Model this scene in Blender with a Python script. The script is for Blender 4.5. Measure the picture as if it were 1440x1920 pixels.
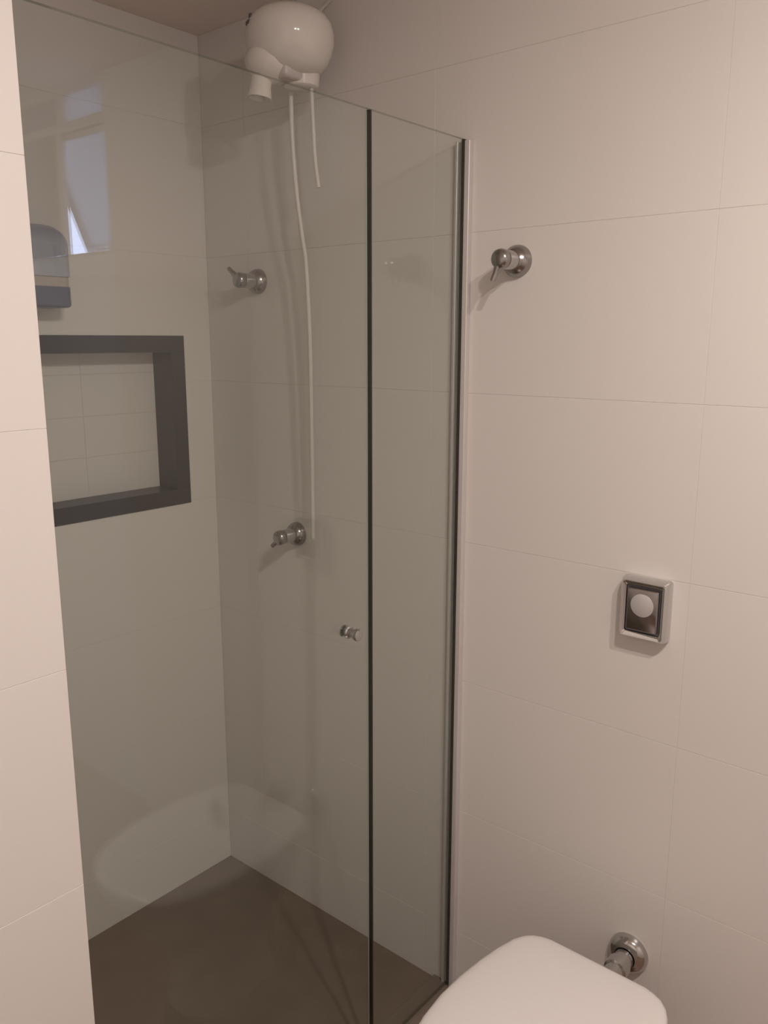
import bpy, bmesh, math
from mathutils import Matrix, Vector

for o in list(bpy.data.objects):
    bpy.data.objects.remove(o, do_unlink=True)
S = bpy.context.scene
COL = S.collection

# ------------------------------------------------------------------ camera
RT = Vector((0.64161, -0.76703, 0.00098))
UP = Vector((0.15489, 0.13081, 0.97923))
FW = Vector((0.75123, 0.62813, -0.20273))
cam_data = bpy.data.cameras.new('camera')
cam_data.sensor_fit = 'HORIZONTAL'
cam_data.sensor_width = 36.0
cam_data.lens = 36.0 * 1560.2 / 1440.0
cam_data.clip_start = 0.02
cam = bpy.data.objects.new('camera', cam_data)
COL.objects.link(cam)
M = Matrix((RT, UP, -FW)).transposed().to_4x4()
M.translation = (-1.5, 0.0, 1.6)
cam.matrix_world = M
S.camera = cam

# ------------------------------------------------------------------ sky outside the window
SKY = 12.5
w = bpy.data.worlds.new('sky')
S.world = w
w.use_nodes = True
bg = w.node_tree.nodes['Background']
bg.inputs['Color'].default_value = (0.58, 0.68, 1.0, 1)
bg.inputs['Strength'].default_value = SKY

# ------------------------------------------------------------------ exposure, lamp power
LAMP = 1260.0                 # radiance of each small bulb lens of the ceiling lamp
LAMP_COL = (1.0, 0.90, 0.83)
S.view_settings.view_transform = 'Standard'
S.view_settings.look = 'None'
S.view_settings.gamma = 1.0
S.view_settings.use_curve_mapping = False
S.view_settings.exposure = 0.0

# ------------------------------------------------------------------ materials
def mat(name):
    m = bpy.data.materials.new(name)
    m.use_nodes = True
    nt = m.node_tree
    return m, nt, nt.nodes, nt.links, nt.nodes['Principled BSDF']

def simple(name, col, rough=0.4, metal=0.0, spec=0.5, noise=0.0, scale=20.0, bump=0.0, coat=0.0):
    m, nt, N, L, b = mat(name)
    b.inputs['Roughness'].default_value = rough
    b.inputs['Metallic'].default_value = metal
    b.inputs['Specular IOR Level'].default_value = spec
    b.inputs['Coat Weight'].default_value = coat
    tc = N.new('ShaderNodeTexCoord')
    nz = N.new('ShaderNodeTexNoise')
    nz.inputs['Scale'].default_value = scale
    nz.inputs['Detail'].default_value = 4
    L.new(tc.outputs['Object'], nz.inputs['Vector'])
    mx = N.new('ShaderNodeMix'); mx.data_type = 'RGBA'
    lo = tuple(c * (1 - noise) for c in col) + (1,)
    hi = tuple(min(1, c * (1 + noise)) for c in col) + (1,)
    mx.inputs['A'].default_value = lo
    mx.inputs['B'].default_value = hi
    L.new(nz.outputs['Fac'], mx.inputs['Factor'])
    L.new(mx.outputs['Result'], b.inputs['Base Color'])
    if bump:
        bp = N.new('ShaderNodeBump')
        bp.inputs['Strength'].default_value = bump
        bp.inputs['Distance'].default_value = 0.002
        L.new(nz.outputs['Fac'], bp.inputs['Height'])
        L.new(bp.outputs['Normal'], b.inputs['Normal'])
    return m

m_tile = simple('satin_tile', (0.755, 0.712, 0.676), 0.38, spec=0.35, noise=0.012, scale=3.0)
m_niche_tile = simple('niche_tile', (0.76, 0.71, 0.67), 0.35, spec=0.35, noise=0.02, scale=5.0)
m_grout = simple('grout', (0.70, 0.645, 0.60), 0.9, spec=0.1, noise=0.06, scale=60)
m_plaster = simple('ceiling_paint', (0.90, 0.80, 0.74), 0.9, spec=0.1, noise=0.02, scale=8, bump=0.1)
m_bluewhite = simple('white_paint_daylight_tint', (0.80, 0.81, 0.85), 0.6, spec=0.3, noise=0.015, scale=6)  # white paint with the window's blue daylight tinted into the colour
m_floor = simple('dark_floor', (0.20, 0.155, 0.125), 0.45, spec=0.4, noise=0.15, scale=14)
m_roomfloor = simple('brown_floor', (0.24, 0.14, 0.105), 0.45, spec=0.4, noise=0.12, scale=14)
m_granite = simple('dark_granite', (0.030, 0.026, 0.025), 0.35, spec=0.45, noise=0.45, scale=220)
m_chrome = simple('chrome', (0.55, 0.54, 0.53), 0.12, metal=1.0, noise=0.01)
m_satin = simple('satin_chrome', (0.38, 0.365, 0.355), 0.2, metal=1.0, noise=0.02)
m_polished = simple('polished_chrome', (0.66, 0.65, 0.65), 0.06, metal=1.0, noise=0.01)
m_brightdisc = simple('satin_disc', (0.70, 0.68, 0.68), 0.45, metal=0.6, noise=0.01)
m_alu = simple('aluminium', (0.66, 0.62, 0.60), 0.45, metal=0.25, noise=0.02)
m_rubber = simple('dark_seal', (0.035, 0.032, 0.026), 0.6, noise=0.1, scale=50)
m_clear = simple('clear_seal', (0.52, 0.53, 0.48), 0.3, noise=0.03, scale=50)
m_plastic = simple('white_plastic', (0.78, 0.73, 0.69), 0.10, spec=0.5, noise=0.01)
m_plastic2 = simple('grey_plastic', (0.62, 0.57, 0.54), 0.35, noise=0.01)
m_print_shade = simple('dark_print_and_groove_shade', (0.10, 0.095, 0.11), 0.4, noise=0.2, scale=90)  # selector print; also the painted shade in the flush plate groove
m_porcelain = simple('white_porcelain', (0.84, 0.80, 0.78), 0.18, spec=0.5, noise=0.006, scale=4, coat=0.2)
m_seat = simple('white_seat', (0.80, 0.755, 0.735), 0.28, spec=0.5, noise=0.006, scale=4)
m_hose = simple('white_hose', (0.72, 0.68, 0.64), 0.35, noise=0.02, scale=40)
m_smoked = simple('smoked_plastic', (0.12, 0.125, 0.19), 0.12, spec=0.6, noise=0.1, scale=5)
m_disp = simple('beige_band', (0.50, 0.43, 0.39), 0.3, noise=0.03)
m_cover = simple('grey_blue_cover', (0.42, 0.43, 0.50), 0.08, spec=0.7, noise=0.04, scale=9, coat=0.5)

def glass_mat(name, tint, haze=0.0):
    m = bpy.data.materials.new(name); m.use_nodes = True
    nt = m.node_tree; N = nt.nodes; L = nt.links
    N.remove(N['Principled BSDF'])
    out = N['Material Output']
    tr = N.new('ShaderNodeBsdfTransparent'); tr.inputs['Color'].default_value = tint + (1,)
    gl = N.new('ShaderNodeBsdfGlossy'); gl.inputs['Roughness'].default_value = 0.0
    lw = N.new('ShaderNodeLayerWeight'); lw.inputs['Blend'].default_value = 0.5
    p = N.new('ShaderNodeMath'); p.operation = 'POWER'; p.inputs[1].default_value = 5
    L.new(lw.outputs['Facing'], p.inputs[0])
    ma = N.new('ShaderNodeMath'); ma.operation = 'MULTIPLY_ADD'
    ma.inputs[1].default_value = 0.957; ma.inputs[2].default_value = 0.043
    L.new(p.outputs[0], ma.inputs[0])
    mx = N.new('ShaderNodeMixShader')
    L.new(ma.outputs[0], mx.inputs[0]); L.new(tr.outputs[0], mx.inputs[1]); L.new(gl.outputs[0], mx.inputs[2])
    last = mx
    if haze:
        df = N.new('ShaderNodeBsdfTranslucent'); df.inputs['Color'].default_value = (0.85, 0.85, 0.85, 1)
        m2 = N.new('ShaderNodeMixShader')
        nz = N.new('ShaderNodeTexNoise'); nz.inputs['Scale'].default_value = 3.0
        tc = N.new('ShaderNodeTexCoord'); L.new(tc.outputs['Object'], nz.inputs['Vector'])
        mm = N.new('ShaderNodeMath'); mm.operation = 'MULTIPLY'; mm.inputs[1].default_value = haze
        L.new(nz.outputs['Fac'], mm.inputs[0]); L.new(mm.outputs[0], m2.inputs[0])
        L.new(mx.outputs[0], m2.inputs[1]); L.new(df.outputs[0], m2.inputs[2]); last = m2
    L.new(last.outputs[0], out.inputs['Surface'])
    return m
m_glass = glass_mat('shower_glass', (0.966, 0.986, 0.972))
m_sideedge = glass_mat('side_glass_edge', (0.46, 0.50, 0.45))
m_edge = glass_mat('glass_edge', (0.62, 0.66, 0.60))

def frosted(name, col, see):
    m = bpy.data.materials.new(name); m.use_nodes = True
    nt = m.node_tree; N = nt.nodes; L = nt.links
    N.remove(N['Principled BSDF'])
    a = N.new('ShaderNodeBsdfTranslucent'); a.inputs['Color'].default_value = col + (1,)
    b = N.new('ShaderNodeBsdfTransparent'); b.inputs['Color'].default_value = col + (1,)
    x = N.new('ShaderNodeMixShader'); x.inputs[0].default_value = see
    L.new(a.outputs[0], x.inputs[1]); L.new(b.outputs[0], x.inputs[2])
    L.new(x.outputs[0], N['Material Output'].inputs['Surface'])
    return m
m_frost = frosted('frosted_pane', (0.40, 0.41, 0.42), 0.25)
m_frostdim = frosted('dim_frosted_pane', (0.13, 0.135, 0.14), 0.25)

m_bulb = bpy.data.materials.new('lamp_lens'); m_bulb.use_nodes = True
_n = m_bulb.node_tree.nodes; _n.remove(_n['Principled BSDF'])
_e = _n.new('ShaderNodeEmission'); _e.inputs['Color'].default_value = LAMP_COL + (1,); _e.inputs['Strength'].default_value = LAMP
m_bulb.node_tree.links.new(_e.outputs[0], _n['Material Output'].inputs['Surface'])

# ------------------------------------------------------------------ helpers
def link(name, me, parent=None):
    o = bpy.data.objects.new(name, me); COL.objects.link(o)
    if parent: o.parent = parent
    return o

def to_mesh(name, bm, mats, smooth=False, recalc=True):
    if recalc: bmesh.ops.recalc_face_normals(bm, faces=bm.faces)
    me = bpy.data.meshes.new(name); bm.to_mesh(me); bm.free()
    for m in (mats if isinstance(mats, (list, tuple)) else [mats]): me.materials.append(m)
    if smooth:
        for p in me.polygons: p.use_smooth = True
        try: me.set_sharp_from_angle(angle=math.radians(40))
        except Exception: pass
    return me

def part(name, bm, mats, parent=None, smooth=False):
    return link(name, to_mesh(name, bm, mats, smooth), parent)

def empty(name, loc=(0, 0, 0)):
    o = link(name, None); o.location = loc; o.empty_display_size = 0.05
    return o

def tag(o, label=None, cat=None, group=None, kind=None):
    if label: o['label'] = label
    if cat: o['category'] = cat
    if group: o['group'] = group
    if kind: o['kind'] = kind
    return o

def box(bm, lo, hi, bevel=0.0, seg=2):
    vs = [bm.verts.new((x, y, z)) for x in (lo[0], hi[0]) for y in (lo[1], hi[1]) for z in (lo[2], hi[2])]
    F = [(0, 1, 3, 2), (4, 6, 7, 5), (0, 4, 5, 1), (2, 3, 7, 6), (0, 2, 6, 4), (1, 5, 7, 3)]
    fs = [bm.faces.new([vs[i] for i in f]) for f in F]
    if bevel:
        es = list({e for f in fs for e in f.edges})
        bmesh.ops.bevel(bm, geom=es, offset=bevel, segments=seg, profile=0.5, affect='EDGES')
    return bm

def nb(): return bmesh.new()

def frame_axes(axis):
    a = Vector(axis).normalized()
    h = Vector((0, 0, 1)) if abs(a.z) < 0.9 else Vector((1, 0, 0))
    u = h.cross(a).normalized(); v = a.cross(u)
    return a, u, v

def lathe(bm, base, axis, prof, n=32):
    """prof: list of (radius, distance along the axis)"""
    a, u, v = frame_axes(axis); base = Vector(base); rings = []
    for r, t in prof:
        c = base + a * t
        if r < 1e-6: rings.append([bm.verts.new(c)])
        else: rings.append([bm.verts.new(c + (u * math.cos(2*math.pi*k/n) + v * math.sin(2*math.pi*k/n)) * r) for k in range(n)])
    for A, B in zip(rings[:-1], rings[1:]):
        for k in range(n):
            k2 = (k + 1) % n
            if len(A) == 1 and len(B) == 1: continue
            if len(A) == 1: bm.faces.new((A[0], B[k], B[k2]))
            elif len(B) == 1: bm.faces.new((A[k], A[k2], B[0]))
            else: bm.faces.new((A[k], A[k2], B[k2], B[k]))
    return bm

def tube(bm, pts, radii, n=14):
    pts = [Vector(p) for p in pts]
    if not isinstance(radii, (list, tuple)): radii = [radii] * len(pts)
    rings = []; prev = None
    for i, p in enumerate(pts):
        d = (pts[min(i+1, len(pts)-1)] - pts[max(i-1, 0)]).normalized()
        if prev is None: a, u, v = frame_axes(d)
        else:
            u = (prev - d * prev.dot(d)).normalized(); v = d.cross(u)
        prev = u
        rings.append([bm.verts.new(p + (u * math.cos(2*math.pi*k/n) + v * math.sin(2*math.pi*k/n)) * radii[i]) for k in range(n)])
    for A, B in zip(rings[:-1], rings[1:]):
        for k in range(n): bm.faces.new((A[k], A[(k+1) % n], B[(k+1) % n], B[k]))
    bm.faces.new(rings[0]); bm.faces.new(rings[-1][::-1])
    return bm

def smooth_path(pts, k=8):
    P = [Vector(p) for p in pts]; P = [P[0]] + P + [P[-1]]; out = []
    for i in range(1, len(P) - 2):
        for j in range(k):
            t = j / k
            out.append(0.5 * ((2*P[i]) + (P[i+1]-P[i-1])*t + (2*P[i-1]-5*P[i]+4*P[i+1]-P[i+2])*t*t + (3*P[i]-P[i-1]-3*P[i+1]+P[i+2])*t**3))
    out.append(P[-2]); return out

# ------------------------------------------------------------------ dimensions (metres)
CEIL = 2.37
YG = 1.04            # shower glass plane
YP = 1.02            # front of the partition wall
YB = 1.885           # shower back wall
XP = -0.957          # free end of the partition
XL, YR = -2.05, -1.25  # far side and rear of the room
YW = -0.262          # where the tiled part of the right wall ends, window bay beyond
ROW = 0.3297
ROWS = [1.4875 + ROW * k for k in range(-5, 4)]
NX0, NX1, NZ0, NZ1 = -0.62, -0.09, 1.153, 1.610   # niche frame, outside
FW_ = 0.043          # granite strip width seen from the front
NB = YB + 0.082      # niche back face
T = 0.006            # tile thickness

# ------------------------------------------------------------------ structure
_tile_cache = {}
def tile_mesh(wd, ht, m):
    key = (round(wd, 4), round(ht, 4), m.name)
    if key in _tile_cache: return _tile_cache[key]
    c = 0.0004; bm = nb()
    a = [bm.verts.new(p) for p in ((0, 0, -T), (wd, 0, -T), (wd, ht, -T), (0, ht, -T))]
    b = [bm.verts.new(p) for p in ((0, 0, -c), (wd, 0, -c), (wd, ht, -c), (0, ht, -c))]
    d = [bm.verts.new(p) for p in ((c, c, 0), (wd-c, c, 0), (wd-c, ht-c, 0), (c, ht-c, 0))]
    for A, B in ((a, b), (b, d)):
        for k in range(4): bm.faces.new((A[k], A[(k+1) % 4], B[(k+1) % 4], B[k]))
    bm.faces.new(d); bm.faces.new(a[::-1])
    _tile_cache[key] = to_mesh('tile', bm, m)
    return _tile_cache[key]

def lay_tiles(parent, origin, u, n, us, vs, holes=(), m=None, gap=0.0008):
    """tiles between consecutive joints us (along u) and vs (along z); front face at origin plane."""
    m = m or m_tile
    u = Vector(u); n = Vector(n); v = Vector((0, 0, 1)); g = gap / 2
    R = Matrix((u, v, n)).transposed().to_4x4()
    for u0, u1 in zip(us[:-1], us[1:]):
        for v0, v1 in zip(vs[:-1], vs[1:]):
            a0, a1, b0, b1 = u0 + g * 0.5, u1 - g * 0.5, v0 + g, v1 - g
            rects = [(a0, a1, b0, b1)]
            for (h0, h1, k0, k1) in holes:
                nxt = []
                for (p0, p1, q0, q1) in rects:
                    if h0 >= p1 or h1 <= p0 or k0 >= q1 or k1 <= q0: nxt.append((p0, p1, q0, q1)); continue
                    c0, c1 = max(p0, h0), min(p1, h1)
                    if p0 < c0: nxt.append((p0, c0, q0, q1))
                    if c1 < p1: nxt.append((c1, p1, q0, q1))
                    if q0 < k0: nxt.append((c0, c1, q0, k0))
                    if k1 < q1: nxt.append((c0, c1, k1, q1))
                rects = nxt
            rects = [r for r in rects if r[1] - r[0] > 0.002 and r[3] - r[2] > 0.002]
            if not rects: continue
            if len(rects) == 1:
                r = rects[0]; me = tile_mesh(r[1]-r[0], r[3]-r[2], m); au, av = r[0], r[2]
            else:
                bm = nb()
                for r in rects: box(bm, (r[0]-a0, r[2]-b0, -T), (r[1]-a0, r[3]-b0, 0))
                bmesh.ops.remove_doubles(bm, verts=bm.verts, dist=1e-5)
                me = to_mesh('tile', bm, m); au, av = a0, b0
            o = link('tile', me, parent)
            R4 = R.copy(); R4.translation = Vector(origin) + u * au + v * av
            o.matrix_local = R4

def clip(vals, lo, hi):
    return [lo] + [x for x in sorted(vals) if lo + 0.01 < x < hi - 0.01] + [hi]
VS = clip(ROWS, 0.0, CEIL)

# right wall: holds the valves, the flush plate and the toilet pipe
bm = nb(); box(bm, (0.0007, YW, -0.05), (0.16, 2.12, CEIL + 0.05))
wall_right = tag(part('wall_right', bm, m_grout), 'long beige tiled wall carrying the valves and flush plate', 'wall', kind='structure')
js = [0.516 + 0.6 * k for k in range(-2, 3)]
lay_tiles(wall_right, (0, 0, 0), (0, -1, 0), (-1, 0, 0), clip([-j for j in js], -YB, -YW), VS)

# shower back wall with the niche recess
bm = nb()
for lo, hi in (((XP-0.1, YB+0.0007, -0.05), (NX0, 2.12, CEIL+0.05)), ((NX1, YB+0.0007, -0.05), (0.004, 2.12, CEIL+0.05)),
               ((NX0, YB+0.0007, -0.05), (NX1, 2.12, NZ0)), ((NX0, YB+0.0007, NZ1), (NX1, 2.12, CEIL+0.05)),
               ((NX0, NB+0.0012, NZ0), (NX1, 2.12, NZ1))):
    box(bm, lo, hi)
wall_back = tag(part('wall_back', bm, m_grout), 'beige tiled shower back wall around the dark-framed niche', 'wall', kind='structure')
lay_tiles(wall_back, (0, YB, 0), (1, 0, 0), (0, -1, 0), clip([-0.55], XP, 0.0), VS, holes=[(NX0, NX1, NZ0, NZ1)])
lay_tiles(wall_back, (0, NB, 0), (1, 0, 0), (0, -1, 0), clip([-0.352], NX0 + 0.02, NX1 - 0.02),
          clip([1.195, 1.299, 1.405, 1.512], NZ0 + 0.015, NZ1 - 0.015), m=m_niche_tile, gap=0.002)

# partition wall left of the shower opening; its other side closes the stall
bm = nb(); box(bm, (XL, YP+0.0007, -0.05), (XP-0.0007, 2.12, CEIL+0.05))
wall_part = tag(part('wall_partition', bm, m_grout), 'beige tiled partition wall at the left edge, ending at the shower door', 'wall', kind='structure')
lay_tiles(wall_part, (0, YP, 0), (1, 0, 0), (0, -1, 0), clip([XP - 0.6, XP - 1.2], XL, XP), VS)
lay_tiles(wall_part, (XP, 0, 0), (0, 1, 0), (1, 0, 0), clip([1.285], YP + 0.0062, YB), VS)

# unseen rest of the room
bm = nb(); box(bm, (XL-0.12, YR, -0.05), (XL-0.0007, 2.12, CEIL+0.05))
wl = tag(part('wall_left', bm, m_grout), 'tiled side wall opposite the flush plate', 'wall', kind='structure')
lay_tiles(wl, (XL, 0, 0), (0, 1, 0), (1, 0, 0), clip([0.42, -0.18, -0.78], YR, YP), VS)
bm = nb(); box(bm, (XL-0.12, YR-0.12, -0.05), (0.16, YR-0.0007, CEIL+0.05))
wr = tag(part('wall_rear', bm, m_grout), 'tiled wall behind the viewer, facing the shower', 'wall', kind='structure')
lay_tiles(wr, (0, YR, 0), (-1, 0, 0), (0, 1, 0), clip([0.6, 1.2, 1.8], 0.0, -XL), VS)

# window bay of the right wall (seen mirrored in the shower door)
WY0, WY1, WZ0, WZ1 = -0.86, -0.285, 1.862, 2.366
bm = nb()
for lo, hi in (((0.02, YR-0.12, -0.05), (0.16, WY0, CEIL+0.05)), ((0.02, WY1, -0.05), (0.16, YW, CEIL+0.05)),
               ((0.02, WY0, -0.05), (0.16, WY1, WZ0)), ((0.02, WY0, WZ1), (0.16, WY1, CEIL+0.05))):
    box(bm, lo, hi)
tag(part('wall_window_bay', bm, m_bluewhite), 'white wall with blue daylight tinted into its paint, around the high bathroom window', 'wall', kind='structure')

bm = nb(); box(bm, (XL-0.12, YR-0.12, -0.12), (0.16, YG, 0.0))
tag(part('floor', bm, m_roomfloor), 'reddish brown bathroom floor around the toilet', 'floor', kind='structure')
bm = nb(); box(bm, (XL-0.12, YG, -0.12), (0.16, 2.12, 0.0))
tag(part('floor_shower', bm, m_floor), 'dark brown shower floor behind the glass', 'floor', kind='structure')
bm = nb(); box(bm, (XL-0.12, YR-0.12, CEIL), (0.16, 2.12, CEIL+0.12))
tag(part('ceiling', bm, m_plaster), 'plain painted ceiling above the shower', 'ceiling', kind='structure')
bm = nb(); box(bm, (XP, 0.995, 0.0), (-0.001, 1.085, 0.012), 0.003)
tag(part('trim_1', bm, m_floor), 'dark stone threshold under the shower glass', 'threshold', kind='structure')

# niche frame: four granite slabs, 2 mm proud of the tiles
niche = tag(empty('trim_2', ((NX0+NX1)/2, YB, NZ0)), 'dark granite frame lining the shower wall niche', 'niche frame', kind='structure')
def slab(lo, hi):
    bm = nb(); box(bm, Vector(lo) - niche.location, Vector(hi) - niche.location, 0.0008, 1)
    part('slab', bm, m_granite, niche)
y0, y1 = YB - 0.003, NB - 0.0005
slab((NX0, y0, NZ1-FW_), (NX1, y1, NZ1)); slab((NX0, y0, NZ0), (NX1, y1, NZ0+FW_))
slab((NX1-FW_, y0, NZ0+FW_), (NX1, y1, NZ1-FW_)); slab((NX0, y0, NZ0+FW_), (NX0+FW_, y1, NZ1-FW_))

# window
win = tag(empty('window_1', (0.035, (WY0+WY1)/2, WZ0)), 'high bathroom window with an open tilting sash, mirrored in the glass', 'window', kind='structure')
WL = win.location
def wbox(name, lo, hi, m, parent=win, bev=0.0):
    bm = nb(); box(bm, Vector(lo) - WL, Vector(hi) - WL, bev, 1); return part(name, bm, m, parent)
fx0, fx1, ft, MY, TZ = 0.021, 0.06, 0.010, -0.545, 2.258
wbox('frame_rail', (fx0, WY0, WZ0), (fx1, WY1, WZ0+ft), m_alu); wbox('frame_rail', (fx0, WY0, WZ1-ft), (fx1, WY1, WZ1), m_alu)
wbox('frame_stile', (fx0, WY0, WZ0+ft), (fx1, WY0+ft, WZ1-ft), m_alu); wbox('frame_stile', (fx0, WY1-ft, WZ0+ft), (fx1, WY1, WZ1-ft), m_alu)
wbox('mullion', (fx0-.012, MY-0.012, WZ0+ft), (fx0+.006, MY+0.012, TZ-0.014), m_alu)
wbox('transom', (fx0, WY0+ft, TZ-0.014), (fx1, WY1-ft, TZ+0.014), m_alu)
wbox('mullion', (fx0, MY-0.012, TZ+0.014), (fx1, MY+0.012, WZ1-ft), m_alu)
wbox('pane', (0.036, MY+0.012, TZ+0.014), (0.040, WY1-ft, WZ1-ft), m_frost)
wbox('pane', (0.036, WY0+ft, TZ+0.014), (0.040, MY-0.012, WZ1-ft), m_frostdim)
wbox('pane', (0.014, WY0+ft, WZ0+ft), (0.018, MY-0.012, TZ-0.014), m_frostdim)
# tilting sash: hinge at the transom, swung outwards
sash = link('sash', None, win); sash.empty_display_size = 0.03
sash.location = (0.040 - WL.x, 0, TZ - 0.016 - WL.z); sash.rotation_euler = (0, math.radians(-21), 0)
SL = 0.365; SY0, SY1 = -0.665 - WL.y, WY1 - ft - 0.002 - WL.y
def sbox(name, lo, hi, m):
    bm = nb(); box(bm, lo, hi); part(name, bm, m, sash)
sbox('sash_stile', (-0.011, SY0, -SL), (0.011, SY0+0.026, 0), m_alu); sbox('sash_stile', (-0.011, SY1-0.012, -SL), (0.011, SY1, 0), m_alu)
sbox('sash_rail', (-0.011, SY0+0.026, -SL), (0.011, SY1-0.012, -SL+0.016), m_alu); sbox('sash_rail', (-0.011, SY0+0.026, -0.016), (0.011, SY1-0.012, 0), m_alu)
sbox('pane', (-0.002, SY0+0.026, -SL+0.016), (0.002, SY1-0.012, -0.016), m_frost)

# ------------------------------------------------------------------ shower glass
GT = 0.008; XJ = -0.2955; GTOP = 2.0; GBOT = 0.020
def pane(parent, x0, x1, z0, z1):
    bm = nb(); box(bm, (x0, YG-GT/2, z0), (x1, YG+GT/2, z1))
    bm.normal_update()
    for f in bm.faces: f.material_index = 0 if abs(f.normal.y) > 0.9 else (2 if abs(f.normal.x) > 0.9 else 1)
    me = to_mesh('glass_pane', bm, [m_glass, m_edge, m_sideedge]); o = link('glass_pane', me, parent)
    o.matrix_parent_inverse = parent.matrix_basis.inverted(); return o
def wpart(name, bm, m, parent, smooth=False):
    """part given in world coordinates"""
    o = part(name, bm, m, parent, smooth); o.matrix_parent_inverse = parent.matrix_basis.inverted(); return o

door = tag(empty('shower_door', (-0.63, YG, 0.012)), 'wide tinted glass shower door with the small chrome knob', 'shower door')
pane(door, XP + 0.004, XJ - 0.005, GBOT, GTOP)
bm = nb(); box(bm, (XJ-0.0064, YG+0.0041, GBOT), (XJ-0.0046, YG+0.0056, GTOP-0.002)); wpart('clear_seal_strip', bm, m_clear, door)
bm = nb(); lathe(bm, (-0.369, YG-GT/2, 1.045), (0, -1, 0), [(0, 0), (0.0125, 0), (0.0125, 0.003), (0.0095, 0.005), (0.0085, 0.012), (0.0095, 0.017), (0.0115, 0.020), (0.0125, 0.026), (0.0118, 0.029), (0.009, 0.030), (0, 0.0295)], 28)
knob = wpart('knob', bm, m_chrome, door, True)
bm = nb(); lathe(bm, (-0.369, YG+GT/2, 1.045), (0, 1, 0), [(0, 0), (0.0125, 0), (0.0125, 0.003), (0.010, 0.005), (0, 0.0055)], 24)
wpart('knob_back_plate', bm, m_chrome, door, True)

panel = tag(empty('fixed_glass_panel', (-0.15, YG, 0.012)), 'narrow fixed glass panel fastened to the tiled wall', 'glass panel')
pane(panel, XJ - 0.0010, -0.006, GBOT, GTOP)
bm = nb(); box(bm, (XJ-0.0046, YG-0.0045, GBOT), (XJ-0.0012, YG+0.0055, GTOP-0.001)); wpart('dark_seal_strip', bm, m_rubber, panel)
bm = nb()
box(bm, (-0.013, YG-0.021, GBOT-0.008), (-0.0005, YG-0.0085, GTOP-0.004), 0.001, 1)
box(bm, (-0.013, YG+0.0085, GBOT-0.008), (-0.0005, YG+0.015, GTOP-0.004), 0.001, 1)
box(bm, (-0.004, YG-0.0085, GBOT-0.008), (-0.0005, YG+0.0085, GTOP-0.004))
wpart('wall_channel', bm, m_alu, panel)
bm = nb(); box(bm, (-0.016, YG-0.0085, GBOT), (-0.0065, YG-GT/2-0.0002, GTOP-0.002)); wpart('dark_gasket', bm, m_rubber, panel)

# ------------------------------------------------------------------ wall valves
def valve(name, y, z, lever, label, r=0.0315, group=None, cat='valve'):
    t = tag(empty(name, (0, y, z)), label, cat, group)
    bm = nb(); lathe(bm, (0, 0, 0), (-1, 0, 0), [(r, 0.0), (r, 0.004), (r*0.97, 0.010), (r*0.86, 0.017), (r*0.66, 0.023), (r*0.5, 0.026)], 40)
    part('flange', bm, m_satin, t, True)
    bm = nb(); lathe(bm, (0, 0, 0), (-1, 0, 0), [(0.0185, 0.022), (0.0185, 0.052), (0.0175, 0.054), (0, 0.054)], 32)
    part('stem', bm, m_chrome, t, True)
    bm = nb(); lathe(bm, (0, 0, 0), (-1, 0, 0), [(0.013, 0.054), (0.0175, 0.055), (0.0192, 0.060), (0.0195, 0.066), (0.0180, 0.072), (0.012, 0.0765), (0, 0.078)], 32)
    h = part('handle', bm, m_satin, t, True)
    ly, lz = lever; L_ = math.hypot(ly, lz); dy, dz = ly/L_, lz/L_
    bm = nb(); pts = [(-0.064 - 0.010*k/5, dy*(0.006 + (L_-0.006)*k/5), dz*(0.006 + (L_-0.006)*k/5)) for k in range(6)]
    tube(bm, pts, [0.0120, 0.0100, 0.0075, 0.0060, 0.0058, 0.0052], 14)
    part('lever', bm, m_satin, h, True)
    return t
valve('stop_valve', 0.905, 1.754, (0.012, -0.042), 'chrome wall valve with small lever, outside the shower above the flush plate', cat='valve')
valve('shower_valve', 1.677, 1.747, (0.030, 0.030), 'upper chrome shower valve seen through the glass near the niche', r=0.0315, group='valves inside the shower')
valve('shower_valve', 1.552, 1.097, (0.020, -0.024), 'lower chrome shower valve seen through the glass left of the door knob', r=0.0315, group='valves inside the shower')

# ------------------------------------------------------------------ flush plate
fv = tag(empty('flush_valve', (0, 0.592, 1.097)), 'square chrome flush plate with round button on the tiled wall', 'flush valve')
def rrect(bm, w2, h2, r, x, n=5):
    vs = []
    for cy, cz, a0 in ((w2-r, h2-r, 0), (-(w2-r), h2-r, 90), (-(w2-r), -(h2-r), 180), (w2-r, -(h2-r), 270)):
        for k in range(n+1):
            a = math.radians(a0 + 90*k/n); vs.append(bm.verts.new((x, cy + r*math.cos(a), cz + r*math.sin(a))))
    return vs
def loft(bm, rings, cap0=True, cap1=True):
    for A, B in zip(rings[:-1], rings[1:]):
        n = len(A)
        for k in range(n): bm.faces.new((A[k], A[(k+1) % n], B[(k+1) % n], B[k]))
    if cap0: bm.faces.new(rings[0])
    if cap1: bm.faces.new(rings[-1][::-1])
bm = nb()
loft(bm, [rrect(bm, .0465, .0600, .007, 0), rrect(bm, .0475, .0610, .008, -.008), rrect(bm, .0465, .0600, .008, -.019), rrect(bm, .0435, .0570, .007, -.028),
          rrect(bm, .0418, .0553, .006, -.0305), rrect(bm, .0398, .0533, .005, -.0305), rrect(bm, .0355, .0478, .003, -.0270), rrect(bm, .0345, .0465, .003, -.0262), rrect(bm, .0340, .0460, .003, -.0215)], cap1=True)
body = part('cover', bm, m_polished, fv, True)
bm = nb(); loft(bm, [rrect(bm, .0338, .0458, .003, -.0216), rrect(bm, .0338, .0458, .003, -.0226)]); part('groove_shade', bm, m_print_shade, body)  # thin dark plate that paints the shade inside the chrome groove
bm = nb()
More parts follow.
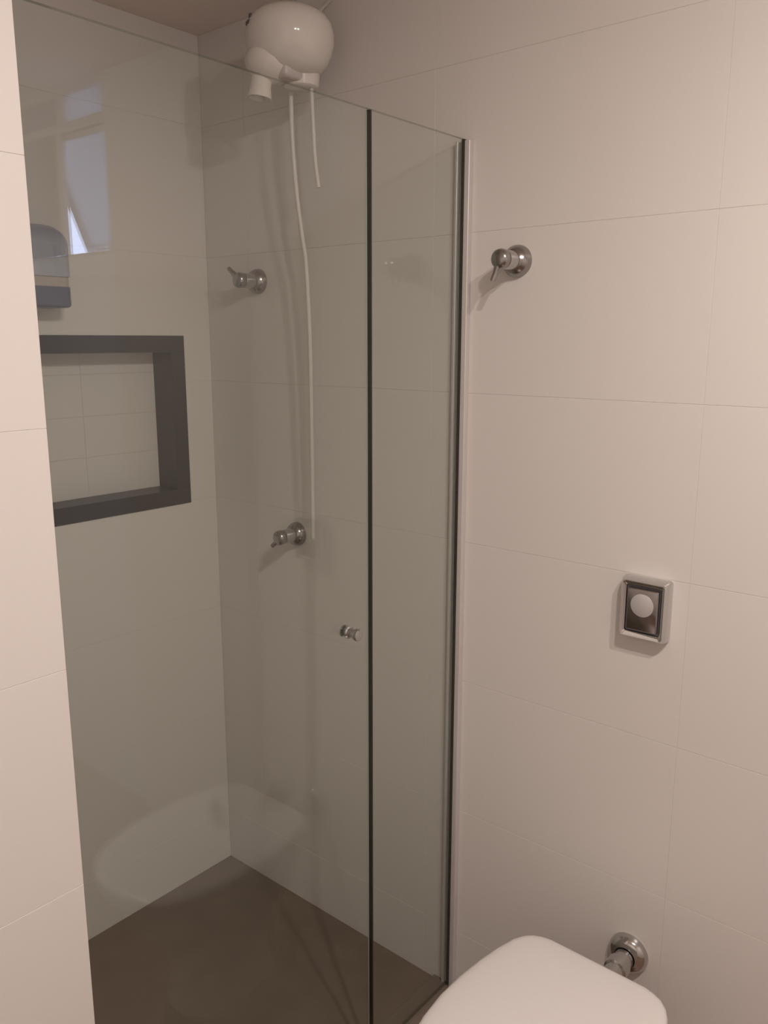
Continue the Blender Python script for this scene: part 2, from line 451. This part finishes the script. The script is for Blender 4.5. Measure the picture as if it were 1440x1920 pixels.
loft(bm, [rrect(bm, .0305, .0415, .002, -.0227), rrect(bm, .0305, .0415, .002, -.0285), rrect(bm, .0290, .0400, .002, -.0300)])
btn = part('button_plate', bm, m_satin, fv, True)
bm = nb(); lathe(bm, (-.0300, 0.000, 0.010), (-1, 0, 0), [(.0225, -.001), (.0225, .0006), (.0215, .0010), (0, .0010)], 36)
part('round_button', bm, m_brightdisc, btn, True)

# ------------------------------------------------------------------ toilet
TY = 0.582
toilet = tag(empty('toilet', (-0.4, TY, 0)), 'white toilet with closed lid in the lower right', 'toilet')
HW = [(-.160, .10), (-.1645, .118), (-.172, .134), (-.185, .147), (-.205, .158), (-.25, .170), (-.30, .179), (-.36, .185), (-.42, .186), (-.48, .180),
      (-.53, .168), (-.57, .150), (-.60, .128), (-.62, .104), (-.636, .074), (-.645, .04), (-.648, 0)]
def outline(s=1.0, inset=0.0, cx=-.405, shrink_rear=0.0):
    pts = [(x, h) for x, h in HW] + [(x, -h) for x, h in HW[::-1][1:]]
    out = []
    for x, y in pts:
        d = math.hypot(x - cx, y) or 1
        k = s * (1 - inset / d)
        out.append((cx + (x - cx) * k, y * k))
    return out
def ring(bm, pts, z): return [bm.verts.new((x + 0.4, y, z * 0.972)) for x, y in pts]
bm = nb()
loft(bm, [ring(bm, outline(inset=.012), .401), ring(bm, outline(inset=.002), .404), ring(bm, outline(inset=.0), .409), ring(bm, outline(inset=.002), .4145), ring(bm, outline(inset=.008), .416)])
part('seat', bm, m_seat, toilet, True)
bm = nb()
loft(bm, [ring(bm, outline(inset=.006), .4175), ring(bm, outline(inset=.0), .420), ring(bm, outline(inset=.0), .428), ring(bm, outline(inset=.003), .433),
          ring(bm, outline(inset=.009), .4365), ring(bm, outline(inset=.02), .4385), ring(bm, outline(inset=.05), .4405), ring(bm, outline(inset=.09), .4415)])
part('lid', bm, m_seat, toilet, True)
bm = nb()
def bowl_out(sx, sy, cx):
    return [(cx + (x + .405) * sx, y * sy) for x, y in outline(inset=.006)]
loft(bm, [ring(bm, bowl_out(.55, .55, -.36), .0), ring(bm, bowl_out(.54, .54, -.36), .02), ring(bm, bowl_out(.50, .48, -.355), .08), ring(bm, bowl_out(.55, .50, -.36), .16),
          ring(bm, bowl_out(.72, .68, -.375), .24), ring(bm, bowl_out(.88, .88, -.392), .31), ring(bm, bowl_out(.96, .97, -.40), .365), ring(bm, bowl_out(.985, .985, -.404), .392), ring(bm, bowl_out(.975, .975, -.404), .4005)])
part('bowl', bm, m_porcelain, toilet, True)
for s in (-1, 1):
    bm = nb(); lathe(bm, (-.168 + .4 - .012, s*.075 - .018, .3975), (0, 1, 0), [(0, 0), (.009, 0), (.0105, .002), (.0105, .034), (.009, .036), (0, .036)], 18)
    part('hinge', bm, m_seat, toilet, True)

pipe = tag(empty('flush_pipe', (0, TY, 0.342)), 'chrome pipe with round wall flange behind the toilet', 'pipe')
bm = nb(); lathe(bm, (0, 0, 0), (-1, 0, 0), [(.042, 0), (.042, .004), (.040, .011), (.035, .018), (.028, .022), (.0225, .0235)], 40)
part('flange', bm, m_chrome, pipe, True)
bm = nb(); lathe(bm, (0, 0, 0), (-1, 0, 0), [(.0205, .015), (.0205, .045), (.0235, .047), (.0240, .058), (.0235, .070), (.0195, .073), (.0195, .160)], 32)
part('tube', bm, m_chrome, pipe, True)

# ------------------------------------------------------------------ electric shower head
SC = Vector((-0.13, 1.410, 2.225))
es = tag(empty('electric_shower', SC), 'white round electric shower head above the glass, with hanging hose', 'shower head')
bm = nb(); lathe(bm, (0, 0, 0), (0, 0, 1), [(0, -.068), (.046, -.066), (.066, -.058), (.080, -.044), (.089, -.026), (.0945, -.006), (.0955, .012), (.092, .030), (.083, .045), (.067, .057), (.046, .065), (.022, .069), (0, .070)], 48)
part('body', bm, m_plastic, es, True)
# lower front lobe, rear neck, outlet
FD = Vector((-.62, -.10, 0)).normalized()
bm = nb(); bmesh.ops.create_uvsphere(bm, u_segments=32, v_segments=18, radius=1.0)
bmesh.ops.transform(bm, matrix=Matrix.Translation((-.042, .020, -.045)) @ Matrix.Diagonal((.052, .054, .042, 1)), verts=bm.verts)
part('front_lobe', bm, m_plastic, es, True)
bm = nb(); lathe(bm, (.026, -.006, -.088), (0, 0, 1), [(0, 0), (.034, 0), (.038, .003), (.039, .012), (.043, .045), (.047, .075)], 32)
part('rear_neck', bm, m_plastic, es, True)
bm = nb(); box(bm, (-.050, -.036, -.082), (.045, .034, -.050), .010, 3); part('outlet_block', bm, m_plastic2, es, True)
bm = nb(); lathe(bm, (-.056, .029, -.068), Vector((-.10, .10, -1)), [(.019, -.006), (.022, .006), (.0225, .030), (.0265, .050), (.0245, .0505), (.020, .034), (0, .034)], 32)
part('spout', bm, m_plastic, es, True)
bm = nb(); lathe(bm, (0.06, 0.02, 0.02), (1, 0, 0), [(.012, 0), (.012, .055), (.019, .056), (.020, .069), (0, .0695)], 24)
part('inlet_pipe', bm, m_plastic, es, True)
bm = nb(); tube(bm, smooth_path([(.060, -.010, .055), (.085, -.012, .085), (.110, -.005, .105), (.129, .0, .120)]), .004, 10)
part('cable', bm, m_plastic2, es, True)
LD = Vector((-.90, .42, 0)).normalized()
bm = nb()
for k, (zz, ln) in enumerate(((.026, .020), (.040, .010))):
    c = LD * (.0905 - .005*k); sd = Vector((-LD.y, LD.x, 0))
    bx0 = nb(); box(bx0, (-.004, -ln/2, -.004), (.004, ln/2, .004), .001, 1)
    me_ = bpy.data.meshes.new('tmp'); bx0.to_mesh(me_); bx0.free()
    me_.transform(Matrix.Translation((c.x, c.y, zz)) @ Matrix.Rotation(math.atan2(LD.y, LD.x), 4, 'Z'))
    bm.from_mesh(me_); bpy.data.meshes.remove(me_)
part('selector', bm, m_print_shade, es)
def rel(pts): return [Vector(p) - SC for p in pts]
bm = nb(); tube(bm, smooth_path(rel([(-.102, 1.440, 2.17), (-0.1, 1.442, 2.154), (-0.093, 1.447, 2.044), (-0.086, 1.444, 1.931), (-0.079, 1.436, 1.837), (-0.072, 1.431, 1.766), (-0.064, 1.431, 1.596), (-0.057, 1.437, 1.392), (-0.05, 1.445, 1.11)])), .0052, 12)
part('hose', bm, m_hose, es, True)
bm = nb(); tube(bm, smooth_path(rel([(-.090, 1.388, 2.165), (-0.095, 1.382, 2.127), (-0.095, 1.378, 2.045), (-0.095, 1.374, 1.989), (-0.095, 1.365, 1.93)])), [.0045]*33, 12)
part('drain_tube', bm, m_hose, es, True)

# ------------------------------------------------------------------ ceiling lamp (out of frame, lights the room)
LP = Vector((-0.92, -0.14, CEIL))
lamp = tag(empty('ceiling_lamp', LP), 'white ceiling lamp with two small round bulbs', 'lamp')
bm = nb(); lathe(bm, (0, 0, 0), (0, 0, -1), [(0, 0), (.17, 0), (.17, .008), (.16, .016), (0, .016)], 40); part('base_plate', bm, m_plastic, lamp, True)
for s in (-1, 1):
    off = RT * (0.115 * s)
    bm = nb(); lathe(bm, (off.x, off.y, -.016), (0, 0, -1), [(.032, 0), (.034, .022), (.031, .022), (.030, .016)], 28); part('bulb_ring', bm, m_plastic, lamp, True)
    bm = nb(); lathe(bm, (off.x, off.y, -.016), (0, 0, -1), [(.0295, .0205), (.0283, .0232), (.0245, .0262), (.0175, .0292), (.009, .031), (0, .0315)], 28); part('bulb_lens', bm, m_bulb, lamp, True)

# ------------------------------------------------------------------ soap dispenser on the shower back wall
dp = tag(empty('soap_dispenser', (-0.507, YB, 1.670)), 'grey and smoked plastic soap dispenser above the niche, at the partition edge', 'soap dispenser')
def shell(z0, z1, depth, hw, shoulder=0.0, foot=0.0):
    """rounded-front body: plan outline swept up, narrowed towards shoulder and foot"""
    def plan(hw_, d):
        r = 0.022; P = [(-hw_, 0.0)]
        for k in range(7):
            a = math.radians(90 * k / 6); P.append((-hw_ + r - r * math.cos(a), -(d - r) - r * math.sin(a)))
        for k in range(7):
            a = math.radians(90 - 90 * k / 6); P.append((hw_ - r + r * math.cos(a), -(d - r) - r * math.sin(a)))
        P.append((hw_, 0.0)); return P
    bm = nb(); rings = []; H = z1 - z0
    for k in range(6):
        a = math.radians(90 * k / 5) if foot else 0
        if not foot and k: continue
        i = foot * (1 - math.sin(a)) if foot else 0
        rings.append([bm.verts.new((x, y, z0 + foot * (1 - math.cos(a)))) for x, y in plan(hw - i, depth - i)])
    for k in range(9):
        if not shoulder and k: continue
        a = math.radians(90 * k / 8) if shoulder else 0
        i = shoulder * (1 - math.cos(a))
        rings.append([bm.verts.new((x, y, z1 - shoulder + shoulder * math.sin(a))) for x, y in plan(hw - 0.8 * i, depth - i)])
    loft(bm, rings); return bm
part('tank', shell(0.0, 0.046, 0.088, 0.056, foot=0.008), m_smoked, dp, True)
part('band', shell(0.046, 0.068, 0.086, 0.0545), m_disp, dp, True)
part('cover', shell(0.068, 0.182, 0.090, 0.056, shoulder=0.045), m_cover, dp, True)
